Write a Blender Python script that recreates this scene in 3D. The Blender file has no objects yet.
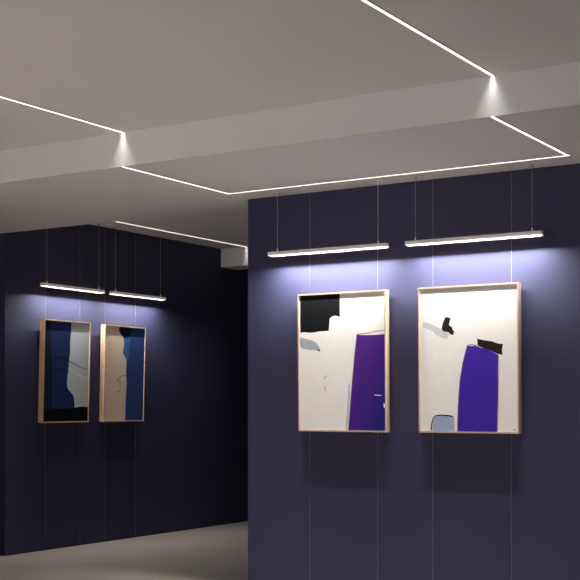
import bpy, bmesh, math, random
from mathutils import Vector, Matrix

random.seed(4)
S = bpy.context.scene
COL = S.collection
PI = math.pi

# ------------------------------------------------------------------ materials
def srgb(r, g, b):
    def f(c):
        c /= 255.0
        return c / 12.92 if c <= 0.04045 else ((c + 0.055) / 1.055) ** 2.4
    return (f(r), f(g), f(b), 1.0)

def mat(name, col, rough=0.6, metal=0.0, spec=0.5, emit=None, estr=0.0, vary=0.0, scale=6.0, bump=0.0, bscale=120.0):
    m = bpy.data.materials.new(name)
    m.use_nodes = True
    nt = m.node_tree
    b = nt.nodes['Principled BSDF']
    b.inputs['Base Color'].default_value = col
    b.inputs['Roughness'].default_value = rough
    b.inputs['Metallic'].default_value = metal
    b.inputs['Specular IOR Level'].default_value = spec
    if emit:
        b.inputs['Emission Color'].default_value = emit
        b.inputs['Emission Strength'].default_value = estr
    tc = nt.nodes.new('ShaderNodeTexCoord')
    if vary:
        n = nt.nodes.new('ShaderNodeTexNoise')
        n.inputs['Scale'].default_value = scale
        n.inputs['Detail'].default_value = 5
        nt.links.new(tc.outputs['Object'], n.inputs['Vector'])
        r = nt.nodes.new('ShaderNodeMapRange')
        r.inputs['From Min'].default_value = 0.3
        r.inputs['From Max'].default_value = 0.7
        r.inputs['To Min'].default_value = 1 - vary
        r.inputs['To Max'].default_value = 1 + vary
        nt.links.new(n.outputs['Fac'], r.inputs['Value'])
        mx = nt.nodes.new('ShaderNodeVectorMath')
        mx.operation = 'SCALE'
        mx.inputs[0].default_value = col[:3]
        nt.links.new(r.outputs['Result'], mx.inputs['Scale'])
        nt.links.new(mx.outputs['Vector'], b.inputs['Base Color'])
    if bump:
        n2 = nt.nodes.new('ShaderNodeTexNoise')
        n2.inputs['Scale'].default_value = bscale
        n2.inputs['Detail'].default_value = 3
        nt.links.new(tc.outputs['Object'], n2.inputs['Vector'])
        bp = nt.nodes.new('ShaderNodeBump')
        bp.inputs['Strength'].default_value = bump
        bp.inputs['Distance'].default_value = 0.002
        nt.links.new(n2.outputs['Fac'], bp.inputs['Height'])
        nt.links.new(bp.outputs['Normal'], b.inputs['Normal'])
    return m

def wood_mat(name, col, axis_scale=(8, 8, 1.5)):
    m = mat(name, col, rough=0.5)
    nt = m.node_tree
    b = nt.nodes['Principled BSDF']
    tc = [n for n in nt.nodes if n.type == 'TEX_COORD'][0]
    mp = nt.nodes.new('ShaderNodeMapping')
    mp.inputs['Scale'].default_value = axis_scale
    nt.links.new(tc.outputs['Object'], mp.inputs['Vector'])
    n = nt.nodes.new('ShaderNodeTexNoise')
    n.inputs['Scale'].default_value = 9
    n.inputs['Detail'].default_value = 6
    nt.links.new(mp.outputs['Vector'], n.inputs['Vector'])
    cr = nt.nodes.new('ShaderNodeValToRGB')
    cr.color_ramp.elements[0].position = 0.3
    cr.color_ramp.elements[0].color = tuple(c * 0.82 for c in col[:3]) + (1,)
    cr.color_ramp.elements[1].position = 0.7
    cr.color_ramp.elements[1].color = tuple(min(1, c * 1.12) for c in col[:3]) + (1,)
    nt.links.new(n.outputs['Fac'], cr.inputs['Fac'])
    nt.links.new(cr.outputs['Color'], b.inputs['Base Color'])
    return m

M_CEIL = mat('ceiling paint', srgb(223, 222, 222), 0.8, spec=0.2, vary=0.012, scale=1.3)
M_WALL = mat('violet wall paint', srgb(54, 55, 83), 0.62, spec=0.3, vary=0.05, scale=1.6, bump=0.05)
M_FLOOR = mat('polished concrete', srgb(140, 131, 123), 0.32, spec=0.45, vary=0.10, scale=0.9)
M_LED = mat('led diffuser', srgb(240, 235, 225), 0.5, emit=(1.0, 0.90, 0.80, 1), estr=2.6)
M_PROF = mat('aluminium profile', srgb(200, 198, 194), 0.4, metal=0.6)
M_ALU = mat('brushed aluminium', srgb(240, 236, 232), 0.45, metal=0.0)
M_CAB = mat('steel cable', srgb(185, 182, 185), 0.4, metal=0.3)
M_OPAL = mat('opal lamp diffuser', srgb(240, 235, 225), 0.5, emit=(1.0, 0.89, 0.76, 1), estr=1.5)
M_WOODN = wood_mat('pale oak', srgb(192, 163, 138))
M_WOODF = wood_mat('honey oak', srgb(222, 188, 150))
M_BACK = mat('backing board', srgb(70, 62, 55), 0.8)

def paint(name, r, g, b, rough=0.7):
    return mat(name, srgb(r, g, b), rough, spec=0.12, vary=0.018, scale=14)
P_WHITE = paint('cream paint', 236, 232, 228)
P_WHITE2 = paint('ivory paint', 236, 232, 227)
P_BLACK = paint('black paint', 10, 10, 14)
P_BROWN = paint('dark brown paint', 34, 24, 26)
P_GREYBLUE = paint('grey blue paint', 160, 168, 172)
P_GREY = paint('pale grey paint', 192, 195, 197)
P_PURPLE = mat('violet paint', srgb(76, 34, 150), 0.6, spec=0.15)
P_INDIGO = paint('indigo paint', 62, 36, 158, 0.6)
P_TAN = paint('tan paint', 172, 122, 96)
P_LBLUE = paint('light blue paint', 150, 168, 200)
P_NAVY = paint('navy paint', 24, 31, 58)
P_BLUE = paint('blue paint', 38, 52, 100)
P_SAGE = paint('grey green paint', 210, 220, 220)
P_BEIGE = paint('beige paint', 240, 218, 192)
P_ROYAL = paint('royal blue paint', 52, 76, 132)
P_SKY = paint('mid blue paint', 62, 110, 172)
P_INK = paint('dark line', 60, 52, 50)
P_LINE = paint('light line', 250, 250, 250)

# violet of the first picture drifts from purple (left) to blue-violet (lower right): a paint gradient in the artwork
def gradient_paint(m, c0, c1):
    nt = m.node_tree
    b = nt.nodes['Principled BSDF']
    tc = [n for n in nt.nodes if n.type == 'TEX_COORD'][0]
    sx = nt.nodes.new('ShaderNodeSeparateXYZ')
    nt.links.new(tc.outputs['Object'], sx.inputs[0])
    ma = nt.nodes.new('ShaderNodeMath')
    ma.operation = 'MULTIPLY_ADD'
    nt.links.new(sx.outputs['Z'], ma.inputs[0])
    ma.inputs[1].default_value = -0.45
    nt.links.new(sx.outputs['X'], ma.inputs[2])
    mr = nt.nodes.new('ShaderNodeMapRange')
    mr.inputs['From Min'].default_value = -0.22
    mr.inputs['From Max'].default_value = 0.26
    nt.links.new(ma.outputs[0], mr.inputs['Value'])
    cr = nt.nodes.new('ShaderNodeValToRGB')
    cr.color_ramp.elements[0].color = c0
    cr.color_ramp.elements[1].color = c1
    nt.links.new(mr.outputs['Result'], cr.inputs['Fac'])
    nt.links.new(cr.outputs['Color'], b.inputs['Base Color'])
gradient_paint(P_PURPLE, srgb(86, 30, 128), srgb(34, 28, 118))

# ------------------------------------------------------------------ helpers
def link(name, bm, mats, parent=None):
    bmesh.ops.recalc_face_normals(bm, faces=bm.faces)
    me = bpy.data.meshes.new(name)
    bm.to_mesh(me)
    bm.free()
    for m in (mats if isinstance(mats, (list, tuple)) else [mats]):
        me.materials.append(m)
    o = bpy.data.objects.new(name, me)
    COL.objects.link(o)
    if parent:
        o.parent = parent
    return o

def box(bm, x0, x1, y0, y1, z0, z1):
    r = bmesh.ops.create_cube(bm, size=1.0)
    for v in r['verts']:
        v.co = Vector(((x0 + x1) / 2 + v.co.x * (x1 - x0),
                       (y0 + y1) / 2 + v.co.y * (y1 - y0),
                       (z0 + z1) / 2 + v.co.z * (z1 - z0)))
    return r['verts']

def cyl(bm, x, y, z0, z1, r0, r1=None, seg=12):
    r = bmesh.ops.create_cone(bm, cap_ends=True, segments=seg, radius1=r0, radius2=r0 if r1 is None else r1, depth=abs(z1 - z0))
    bmesh.ops.translate(bm, verts=r['verts'], vec=(x, y, (z0 + z1) / 2))

def bevel(bm, w, seg=2):
    bmesh.ops.bevel(bm, geom=list(bm.edges), offset=w, segments=seg, affect='EDGES', profile=0.5)

def structure(name, bm, m):
    o = link(name, bm, m)
    o['kind'] = 'structure'
    return o

def thing(name, label, cat, loc, rz=0.0, group=None):
    o = bpy.data.objects.new(name, None)
    o.empty_display_size = 0.1
    COL.objects.link(o)
    o.location = loc
    o.rotation_euler = (0, 0, rz)
    tag(o, label, cat, group)
    return o

def tag(o, label, cat, group=None):
    o['label'] = label
    o['category'] = cat
    if group:
        o['group'] = group

def copy_tree(o, parent=None):
    c = o.copy()
    COL.objects.link(c)
    if parent:
        c.parent = parent
    for ch in list(o.children):
        copy_tree(ch, c)
    return c

# ------------------------------------------------------------------ the room (metres; X along the near wall, Y into the depth)
EYE = 1.30
Z_LOW, Z_HIGH = 2.78, 2.992        # soffit / raised ceiling
Y_FACE, Y_BACK = 5.825, 7.545      # soffit front face / rear face
Y_WALL = 7.24                      # face of the violet partition
X_COR = -4.916                     # its free left end
X_LEFT = -7.65                     # face of the violet wall on the left
Y_BEAM = 10.745                    # beam across the passage
X_SIDE, Y_RET = -0.35, 3.2          # unseen dark wall on the right, added to dim the ceiling there
X_R, X_L, Y_FRONT, Y_END = 1.6, -9.6, -1.5, 13.2

bm = bmesh.new(); box(bm, X_L, X_R, Y_FRONT, Y_END, -0.1, 0.0)
structure('floor', bm, M_FLOOR)
bm = bmesh.new(); box(bm, X_L, X_R, Y_FRONT, Y_RET, Z_HIGH, 3.2); box(bm, X_L, X_SIDE, Y_RET, Y_FACE, Z_HIGH, 3.2)
structure('ceiling', bm, M_CEIL)
bm = bmesh.new(); box(bm, X_L, X_SIDE, Y_FACE, Y_BACK, Z_LOW, 3.2)
structure('ceiling_soffit', bm, M_CEIL)
bm = bmesh.new(); box(bm, X_LEFT, X_R, Y_BACK, Y_END, Z_HIGH, 3.2)
structure('ceiling_rear', bm, M_CEIL)
bm = bmesh.new(); box(bm, X_LEFT, X_COR + 0.6, Y_BEAM, Y_BEAM + 0.3, 2.793, Z_HIGH)
structure('beam', bm, M_CEIL)
bm = bmesh.new(); box(bm, X_COR, X_SIDE, Y_WALL, Y_BACK, 0, Z_LOW); box(bm, X_SIDE, X_R, Y_WALL, Y_BACK, 0, 3.2)
structure('wall_right', bm, M_WALL)
bm = bmesh.new(); box(bm, X_L, X_LEFT, Y_BACK, Y_END, 0, 3.2)
structure('wall_left', bm, M_WALL)
bm = bmesh.new(); box(bm, X_LEFT, X_R, Y_END, Y_END + 0.2, 0, 3.2)
structure('wall_rear', bm, M_WALL)
bm = bmesh.new(); box(bm, X_SIDE, X_R, Y_RET, Y_WALL, 0, 3.2)
structure('wall_side_added', bm, M_WALL)
bm = bmesh.new(); box(bm, X_R, X_R + 0.2, Y_FRONT, Y_END, 0, 3.2)
structure('wall_end', bm, M_WALL)
bm = bmesh.new(); box(bm, X_L - 0.2, X_L, Y_FRONT, Y_END, 0, 3.2)
structure('wall_far_left_added', bm, M_WALL)  # unseen wall, added so that daylight enters only from the front
bm = bmesh.new()
box(bm, X_L, -6.2, Y_FRONT - 0.2, Y_FRONT, 0, 3.2); box(bm, -3.0, X_R, Y_FRONT - 0.2, Y_FRONT, 0, 3.2)
structure('wall_front', bm, M_WALL)  # unseen front wall; its opening is placed to shape the daylight inside

# ------------------------------------------------------------------ recessed LED lines
def led_area(name, parent, loc, size_x, size_y, power, spread):
    ld = bpy.data.lights.new(name, 'AREA')
    ld.shape = 'RECTANGLE'
    ld.size, ld.size_y = size_x, size_y
    ld.energy = power
    ld.color = (1.0, 0.965, 0.93)
    ld.spread = math.radians(spread)
    lo = bpy.data.objects.new(name, ld)
    COL.objects.link(lo)
    lo.parent = parent
    lo.location = loc
    return lo

LW = 0.016            # width of the luminous slot
LED_END = 1.5          # watts per metre
def led_run(name, label, legs, z, wpm, spread, stop=None):
    """legs: axis-aligned rectangles (x0,x1,y0,y1) of one continuous light line in the ceiling at height z"""
    xs = [c for l in legs for c in l[:2]]; ys = [c for l in legs for c in l[2:]]
    o = thing(name, label, 'light strip', ((min(xs) + max(xs)) / 2, (min(ys) + max(ys)) / 2, z), 0, 'light lines in the ceiling')
    ox, oy = o.location.x, o.location.y
    d = bmesh.new(); p = bmesh.new()
    for x0, x1, y0, y1 in legs:
        box(d, x0 - ox, x1 - ox, y0 - oy, y1 - oy, -0.004, 0)
        e = 0.003
        if y1 - y0 > x1 - x0:
            box(p, x0 - ox - e, x0 - ox, y0 - oy, y1 - oy, -0.004, 0)
            box(p, x1 - ox, x1 - ox + e, y0 - oy, y1 - oy, -0.004, 0)
        else:
            box(p, x0 - ox, x1 - ox, y0 - oy - e, y0 - oy, -0.004, 0)
            box(p, x0 - ox, x1 - ox, y1 - oy, y1 - oy + e, -0.004, 0)
    link('diffuser', d, M_LED, o)
    link('mounting_frame', p, M_PROF, o)
    for x0, x1, y0, y1 in legs:
        L = max(x1 - x0, y1 - y0)
        if abs(y1 - stop) < 1e-6 and wpm > 2:      # run that dies against a vertical face: its last piece is dimmer
            ym = y1 - 0.4
            led_area('led_light', o, ((x0 + x1) / 2 - ox, (ym + y1) / 2 - oy, -0.006), x1 - x0, y1 - ym, LED_END * (y1 - ym), 76)
            led_area('led_light', o, ((x0 + x1) / 2 - ox, (ym + y0) / 2 - oy, -0.006), x1 - x0, ym - y0, wpm * (ym - y0), spread)
        else:
            led_area('led_light', o, ((x0 + x1) / 2 - ox, (y0 + y1) / 2 - oy, -0.006), x1 - x0, y1 - y0, wpm * L, spread)
    return o

h = LW / 2
XA, XB, YC = -4.89, -2.44, 6.962
led_run('led_strip', 'straight white light line in the raised ceiling, the left one of two', [(XA - h, XA + h, Y_FRONT, Y_FACE)], Z_HIGH, 20.0, 55, Y_FACE)
led_run('led_strip', 'straight white light line in the raised ceiling, the right one of two', [(XB - h, XB + h, Y_FRONT, Y_FACE)], Z_HIGH, 2.1, 55, Y_FACE)
led_run('led_strip', 'three-sided white light line in the lowered ceiling along the top of the violet wall',
        [(XA - h, XA + h, Y_FACE, YC - h), (XA - h, XB + h, YC - h, YC + h), (XB - h, XB + h, Y_FACE, YC - h)], Z_LOW, 4.5, 26, 0)
led_run('led_strip', 'thin white light line in the dark rear ceiling above the left wall', [(-7.315 - h, -7.315 + h, Y_BACK, Y_BEAM)], Z_HIGH, 1.0, 50, 0)

# ------------------------------------------------------------------ pendant picture lights
LAMP_W = 38.0
def make_lamp(W, L, x_in, z_bar, z_ceil, label, loc, rz):
    """bar lamp along local X, wall towards local +Y; origin at the bar's bottom centre"""
    o = thing('pendant_bar_lamp', label, 'pendant lamp', loc, rz, 'bar lamps above the pictures')
    b = bmesh.new(); box(b, -L / 2, L / 2, -0.018, 0.018, 0.014, 0.0375); bevel(b, 0.0025)
    box(b, -L / 2, L / 2, 0.0155, 0.018, 0.0069, 0.02)   # rear lip that shields the wall above
    link('housing', b, M_ALU, o)
    b = bmesh.new(); box(b, -L / 2 + 0.004, L / 2 - 0.004, -0.0165, 0.015, 0.0115, 0.0145); bevel(b, 0.0012)
    link('diffuser', b, M_OPAL, o)
    top = z_ceil - z_bar
    for s in (-1, 1):
        x = s * (L / 2 - x_in)
        b = bmesh.new(); cyl(b, x, 0, 0.050, top - 0.02, 0.0013, seg=8)
        c = link('suspension_cable', b, M_CAB, o)
        b = bmesh.new(); cyl(b, x, 0, 0.0365, 0.060, 0.006, 0.004)
        link('cable_gripper', b, M_ALU, c)
        b = bmesh.new(); cyl(b, x, 0, top - 0.022, top, 0.008, 0.011)
        link('ceiling_mount', b, M_PROF, c)
    ld = bpy.data.lights.new('lamp_light', 'AREA')
    ld.shape = 'RECTANGLE'
    ld.size, ld.size_y = L - 0.03, 0.003
    ld.energy = W
    ld.color = (1.0, 0.985, 0.96)
    ld.spread = math.radians(165)
    lo = bpy.data.objects.new('lamp_light', ld)
    COL.objects.link(lo)
    lo.parent = o
    lo.location = (0, 0.010, 0.0105)
    lo.rotation_euler = (math.radians(-15), 0, 0)
    return o

ZB = 2.331
make_lamp(LAMP_W, 0.934, 0.070, ZB, Z_LOW, 'slim aluminium bar lamp hung above the picture with the black block', (-4.190, 7.12, ZB), 0)
make_lamp(LAMP_W, 0.931, 0.067, ZB, Z_LOW, 'slim aluminium bar lamp at the far right, above the picture with the dark slanted bar', (-3.1215, 7.12, ZB), 0)
make_lamp(LAMP_W * 0.46, 0.818, 0.066, ZB + .006, Z_HIGH, 'small bar lamp on the left wall above the blue and pale grey picture', (-7.53, 8.2775, ZB + .006), PI / 2)
make_lamp(LAMP_W * 0.46, 0.816, 0.066, ZB + .006, Z_HIGH, 'small bar lamp on the left wall above the beige and blue picture', (-7.53, 9.2015, ZB + .006), PI / 2)

# ------------------------------------------------------------------ hanging wires (ceiling to floor)
def wire(x, y, z1, label):
    b = bmesh.new(); cyl(b, 0, 0, 0.0, z1, 0.0006, seg=8)
    o = link('hanging_wire', b, M_CAB)
    o.location = (x, y, 0)
    tag(o, label, 'wire', 'picture hanging wires')
for x, l in ((-4.394, 'thin steel hanging wire behind the left side of the black block picture'),
             (-3.860, 'thin steel hanging wire behind the right side of the black block picture'),
             (-3.451, 'thin steel hanging wire behind the left side of the dark slanted bar picture'),
             (-2.905, 'thin steel hanging wire behind the right side of the dark slanted bar picture')):
    wire(x, Y_WALL - 0.0015, Z_LOW, l)
for y, l in ((8.037, 'thin steel hanging wire behind the left side of the blue and pale grey picture'),
             (8.493, 'thin steel hanging wire behind the right side of the blue and pale grey picture'),
             (8.845, 'thin steel hanging wire behind the left side of the beige and blue picture'),
             (9.297, 'thin steel hanging wire behind the right side of the beige and blue picture')):
    wire(X_LEFT + 0.0015, y, Z_HIGH, l)

# ------------------------------------------------------------------ framed pictures
def ring(bm, xo, zo, xi, zi, y):
    return ([bm.verts.new((s * xo, y, t * zo)) for s, t in ((-1, -1), (1, -1), (1, 1), (-1, 1))],
            [bm.verts.new((s * xi, y, t * zi)) for s, t in ((-1, -1), (1, -1), (1, 1), (-1, 1))])

def stroke(pts, w, aspect):
    """a line as a closed outline in uv"""
    L, R = [], []
    for i, (u, v) in enumerate(pts):
        a = pts[max(0, i - 1)]; b = pts[min(len(pts) - 1, i + 1)]
        dx, dy = (b[0] - a[0]), (b[1] - a[1]) * aspect
        n = math.hypot(dx, dy) or 1
        nx, ny = -dy / n * w, dx / n * w / aspect
        L.append((u + nx, v + ny)); R.append((u - nx, v - ny))
    return L + R[::-1]

def picture(label, W, H, D, lip, recess, wood, ground, shapes, loc, rz, tilt):
    """origin: bottom centre of the back, wall towards local +Y, picture face towards -Y"""
    o = thing('framed_painting', label, 'painting', loc, rz, 'framed abstract pictures')
    o.rotation_euler = (tilt, 0, rz)
    zc = H / 2
    # frame: four mitred mouldings with a deep rebate
    b = bmesh.new()
    prof = [(0, 0), (0, -D), (lip, -D), (lip, -D + recess + 0.004), (lip + 0.006, -D + recess + 0.004), (lip + 0.006, 0)]
    rings = []
    for ins, y in prof:
        rings.append([b.verts.new((s * (W / 2 - ins), y, zc + t * (H / 2 - ins))) for s, t in ((-1, -1), (1, -1), (1, 1), (-1, 1))])
    n = len(rings)
    for i in range(n):
        A, B = rings[i], rings[(i + 1) % n]
        for k in range(4):
            b.faces.new((A[k], A[(k + 1) % 4], B[(k + 1) % 4], B[k]))
    link('frame', b, wood, o)
    # painted canvas panel; its colour fields are thin layers of paint on it
    mats = [ground]
    b = bmesh.new()
    cw, chh = W - 2 * lip - 0.001, H - 2 * lip - 0.001
    yf = -D + recess
    box(b, -cw / 2, cw / 2, yf, yf + 0.003, zc - chh / 2, zc + chh / 2)
    for k, (m, pts) in enumerate(shapes):
        if m not in mats:
            mats.append(m)
        mi = mats.index(m)
        y = yf - 0.00006 * (k + 1)
        fv = [b.verts.new((-cw / 2 + min(1, max(0, u)) * cw, y, zc + chh / 2 - min(1, max(0, v)) * chh)) for u, v in pts]
        bv = [b.verts.new((q.co.x, yf, q.co.z)) for q in fv]
        f = b.faces.new(fv); f.material_index = mi
        for i in range(len(fv)):
            j = (i + 1) % len(fv)
            f = b.faces.new((fv[i], fv[j], bv[j], bv[i])); f.material_index = mi
    b.normal_update()
    bmesh.ops.triangulate(b, faces=[f for f in b.faces if len(f.verts) > 4])
    cv = link('canvas', b, mats, o)
    # keep object-space painting textures centred on the panel
    b = bmesh.new(); box(b, -W / 2 + lip + 0.007, W / 2 - lip - 0.007, -0.004, 0, lip + 0.007, H - lip - 0.007)
    link('backing_board', b, M_BACK, o)
    return o

def norm(pts, x0, x1, y0, y1):
    return [((x - x0) / (x1 - x0), (y - y0) / (y1 - y0)) for x, y in pts]

# picture with the black block
n1 = lambda p: norm(p, 70, 380, 54, 543)
A1 = 0.951 / 0.69
s1 = [
    (P_BLACK, n1([(74, 54), (221, 54), (221, 137), (212, 134), (203, 132), (193, 134), (184, 141), (182, 160), (180, 185), (165, 186), (148, 186), (128, 189), (108, 190), (92, 187), (74, 188)])),
    (P_GREYBLUE, n1([(71, 214), (74, 208), (84, 209), (97, 213), (118, 218), (134, 228), (144, 243), (148, 254), (142, 257), (128, 253), (112, 252), (92, 249), (80, 246), (73, 238)])),
    (P_PURPLE, n1([(282, 203), (310, 205), (345, 206), (382, 204), (382, 543), (249, 543), (256, 450), (266, 350), (274, 270)])),
    (P_GREY, n1([(251, 378), (257, 380), (253, 460), (249, 543), (238, 543), (244, 470)])),
    (P_TAN, stroke(n1([(280, 202), (300, 199), (320, 198), (345, 193), (365, 192), (382, 190)]), 0.003, A1)),
    (P_TAN, stroke(n1([(281, 203), (273, 270), (265, 350), (257, 440)]), 0.0025, A1)),
    (P_LINE, stroke(n1([(343, 417), (366, 419)]), 0.004, A1)),
    (P_LINE, n1([(374, 446), (379, 448), (380, 464), (375, 462)])),
    (P_BLACK, n1([(377, 472), (381, 470), (381, 506), (377, 506)])),
    (P_INK, stroke(n1([(158, 357), (166, 352), (172, 347)]), 0.002, A1)),
    (P_INK, stroke(n1([(165, 385), (166, 402)]), 0.002, A1)),
    (P_INK, n1([(140, 250), (147, 252), (146, 259), (140, 257)])),
]
# picture with the slanted dark bar
n2 = lambda p: norm(p, 49, 396, 50, 550)
A2 = 0.945 / 0.695
s2 = [
    (P_GREY, n2([(62, 168), (75, 169), (88, 173), (110, 184), (128, 193), (143, 203), (158, 213), (151, 226), (140, 227), (126, 222), (112, 214), (98, 200), (82, 193), (62, 185)])),
    (P_BROWN, n2([(143, 152), (152, 152), (162, 157), (159, 168), (156, 178), (161, 184), (167, 187), (169, 196), (175, 203), (172, 215), (162, 213), (155, 206), (145, 203), (136, 201), (129, 193), (134, 172)])),
    (P_INDIGO, n2([(222, 254), (238, 256), (252, 254), (268, 262), (290, 266), (308, 276), (330, 288), (329, 400), (325, 550), (184, 550), (188, 460), (195, 375), (206, 312)])),
    (P_BROWN, n2([(257, 230), (278, 236), (305, 240), (330, 249), (347, 251), (343, 270), (345, 288), (325, 283), (312, 277), (296, 269), (275, 262), (258, 254)])),
    (P_TAN, stroke(n2([(184, 550), (187, 460), (194, 375), (205, 312), (215, 270), (221, 252), (240, 250), (254, 254)]), 0.003, A2)),
    (P_TAN, stroke(n2([(331, 289), (333, 330), (330, 400), (327, 550)]), 0.003, A2)),
    (P_LBLUE, n2([(94, 550), (95, 525), (104, 502), (118, 498), (145, 497), (169, 499), (171, 550)])),
    (P_BLACK, stroke(n2([(88, 548), (91, 525), (97, 505), (106, 496), (125, 494), (150, 495), (168, 498)]), 0.006, A2)),
    (P_TAN, stroke(n2([(171, 498), (173, 550)]), 0.003, A2)),
    (P_INK, stroke(n2([(383, 540), (388, 546)]), 0.004, A2)),
]
# blue and pale grey picture, left wall
n3 = lambda rows: rows
A3 = 0.925 / 0.595
s3 = [
    (P_SAGE, [(.55, 0), (1, 0), (1, .86), (.6, .86), (.5, .5)]),
    (P_BLUE, [(0.0, 0), (.58, 0), (.575, .1), (.56, .2), (.565, .28), (.548, .37), (.535, .40), (.54, .44), (.53, .5), (.51, .58), (.513, .645), (.54, .68), (.60, .71), (.65, .735), (.675, .765), (.68, .80), (.69, .84), (.69, .9), (0, .9)]),
    (P_NAVY, [(0, 0), (.13, 0), (.14, .2), (.165, .4), (.17, .55), (.19, .7), (.19, .9), (0, .9)]),
    (P_BLACK, [(0, .885), (.12, .878), (.19, .868), (.35, .872), (.5, .872), (.7, .862), (.85, .852), (1, .856), (1, 1), (0, 1)]),
    (P_INK, stroke([(.55, .395), (.68, .42), (.82, .455), (1, .475)], 0.004, A3)),
    (P_LINE, stroke([(.52, .475), (.66, .50), (.8, .535), (.97, .56)], 0.007, A3)),  # white stroke stands in for the highlight on a raised line
    (P_NAVY, stroke([(.2, .46), (.35, .49), (.53, .475)], 0.004, A3)),
    (P_NAVY, stroke([(.24, .36), (.4, .355), (.55, .38)], 0.004, A3)),
]
A4 = 0.92 / 0.592
s4 = [
    (P_ROYAL, [(.6, 0), (1, 0), (1, 1), (.535, 1), (.54, .8), (.555, .6), (.535, .5), (.54, .36), (.55, .2)]),
    (P_SKY, [(.43, .09), (.62, .05), (.615, .2), (.59, .32), (.565, .36), (.53, .345), (.50, .32), (.44, .285), (.46, .22), (.47, .17)]),
    (P_NAVY, [(.33, 0), (.66, 0), (.655, .04), (.63, .08), (.58, .105), (.50, .12), (.43, .105), (.37, .075), (.33, .045)]),
    (P_INK, stroke([(.28, .56), (.36, .59), (.42, .59)], 0.004, A4)),
    (P_INK, stroke([(.34, .57), (.36, .545), (.44, .515), (.54, .515), (.6, .52), (.7, .535), (.8, .545)], 0.004, A4)),
    (P_INK, [(.34, .685), (.37, .683), (.37, .70), (.34, .70)]),
    (P_INK, [(.08, .18), (.11, .19), (.10, .20)]),
    (P_INK, stroke([(.10, .24), (.15, .245)], 0.003, A4)),
]
TL = math.radians(0.8)
TF = math.radians(1.7)
picture('pale wood framed abstract picture with a large black block and a violet field', 0.69, 0.951, 0.05, 0.010, 0.005,
        M_WOODN, P_WHITE, s1, (-4.111, Y_WALL - 0.003, 1.118), 0, TL)
picture('pale wood framed abstract picture with a slanted dark bar over a violet column', 0.695, 0.948, 0.05, 0.010, 0.005,
        M_WOODN, P_WHITE2, s2, (-3.181, Y_WALL - 0.003, 1.120), 0, TL)
picture('narrow wood framed picture of blue and pale grey fields above a black band', 0.612, 0.925, 0.055, 0.011, 0.005,
        M_WOODF, P_SAGE, s3, (X_LEFT + 0.003, 8.246, 1.142), PI / 2, TF)
picture('narrow wood framed picture of beige and blue halves on the left wall', 0.602, 0.920, 0.055, 0.011, 0.005,
        M_WOODF, P_BEIGE, s4, (X_LEFT + 0.003, 9.056, 1.142), PI / 2, TF)

# ------------------------------------------------------------------ invented daylight through the unseen open front of the room
W = bpy.data.worlds.new('added fill daylight')
S.world = W
W.use_nodes = True
nt = W.node_tree
bg = nt.nodes['Background']
tc = nt.nodes.new('ShaderNodeTexCoord')
sx = nt.nodes.new('ShaderNodeSeparateXYZ')
nt.links.new(tc.outputs['Generated'], sx.inputs[0])
cr = nt.nodes.new('ShaderNodeValToRGB')       # bright lower half added to light the ceiling from below, dim sky above
nt.links.new(sx.outputs['Z'], cr.inputs['Fac'])
cr.color_ramp.elements[0].position = 0.0
cr.color_ramp.elements[0].color = (1.0, 0.97, 0.945, 1)
cr.color_ramp.elements[1].position = 0.02
cr.color_ramp.elements[1].color = (0.10, 0.10, 0.105, 1)
nt.links.new(cr.outputs['Color'], bg.inputs['Color'])
bg.inputs['Strength'].default_value = 3.6

# ------------------------------------------------------------------ camera
cam = bpy.data.cameras.new('camera')
co = bpy.data.objects.new('camera', cam)
COL.objects.link(co)
co.location = (0, 0, EYE)
co.rotation_euler = (PI / 2, 0, math.asin(0.5328))
cam.sensor_width = 36.0
cam.lens = 1215 / 580 * 36.0
cam.shift_y = (405 - 290) / 580
cam.clip_start = 0.02
S.camera = co

S.view_settings.view_transform = 'Standard'
S.view_settings.look = 'None'
S.view_settings.gamma = 1.0
S.view_settings.use_curve_mapping = False
S.view_settings.exposure = 0.0
try:
    S.cycles.use_denoising = True
    S.cycles.max_bounces = 10
    S.cycles.diffuse_bounces = 6
except Exception:
    pass
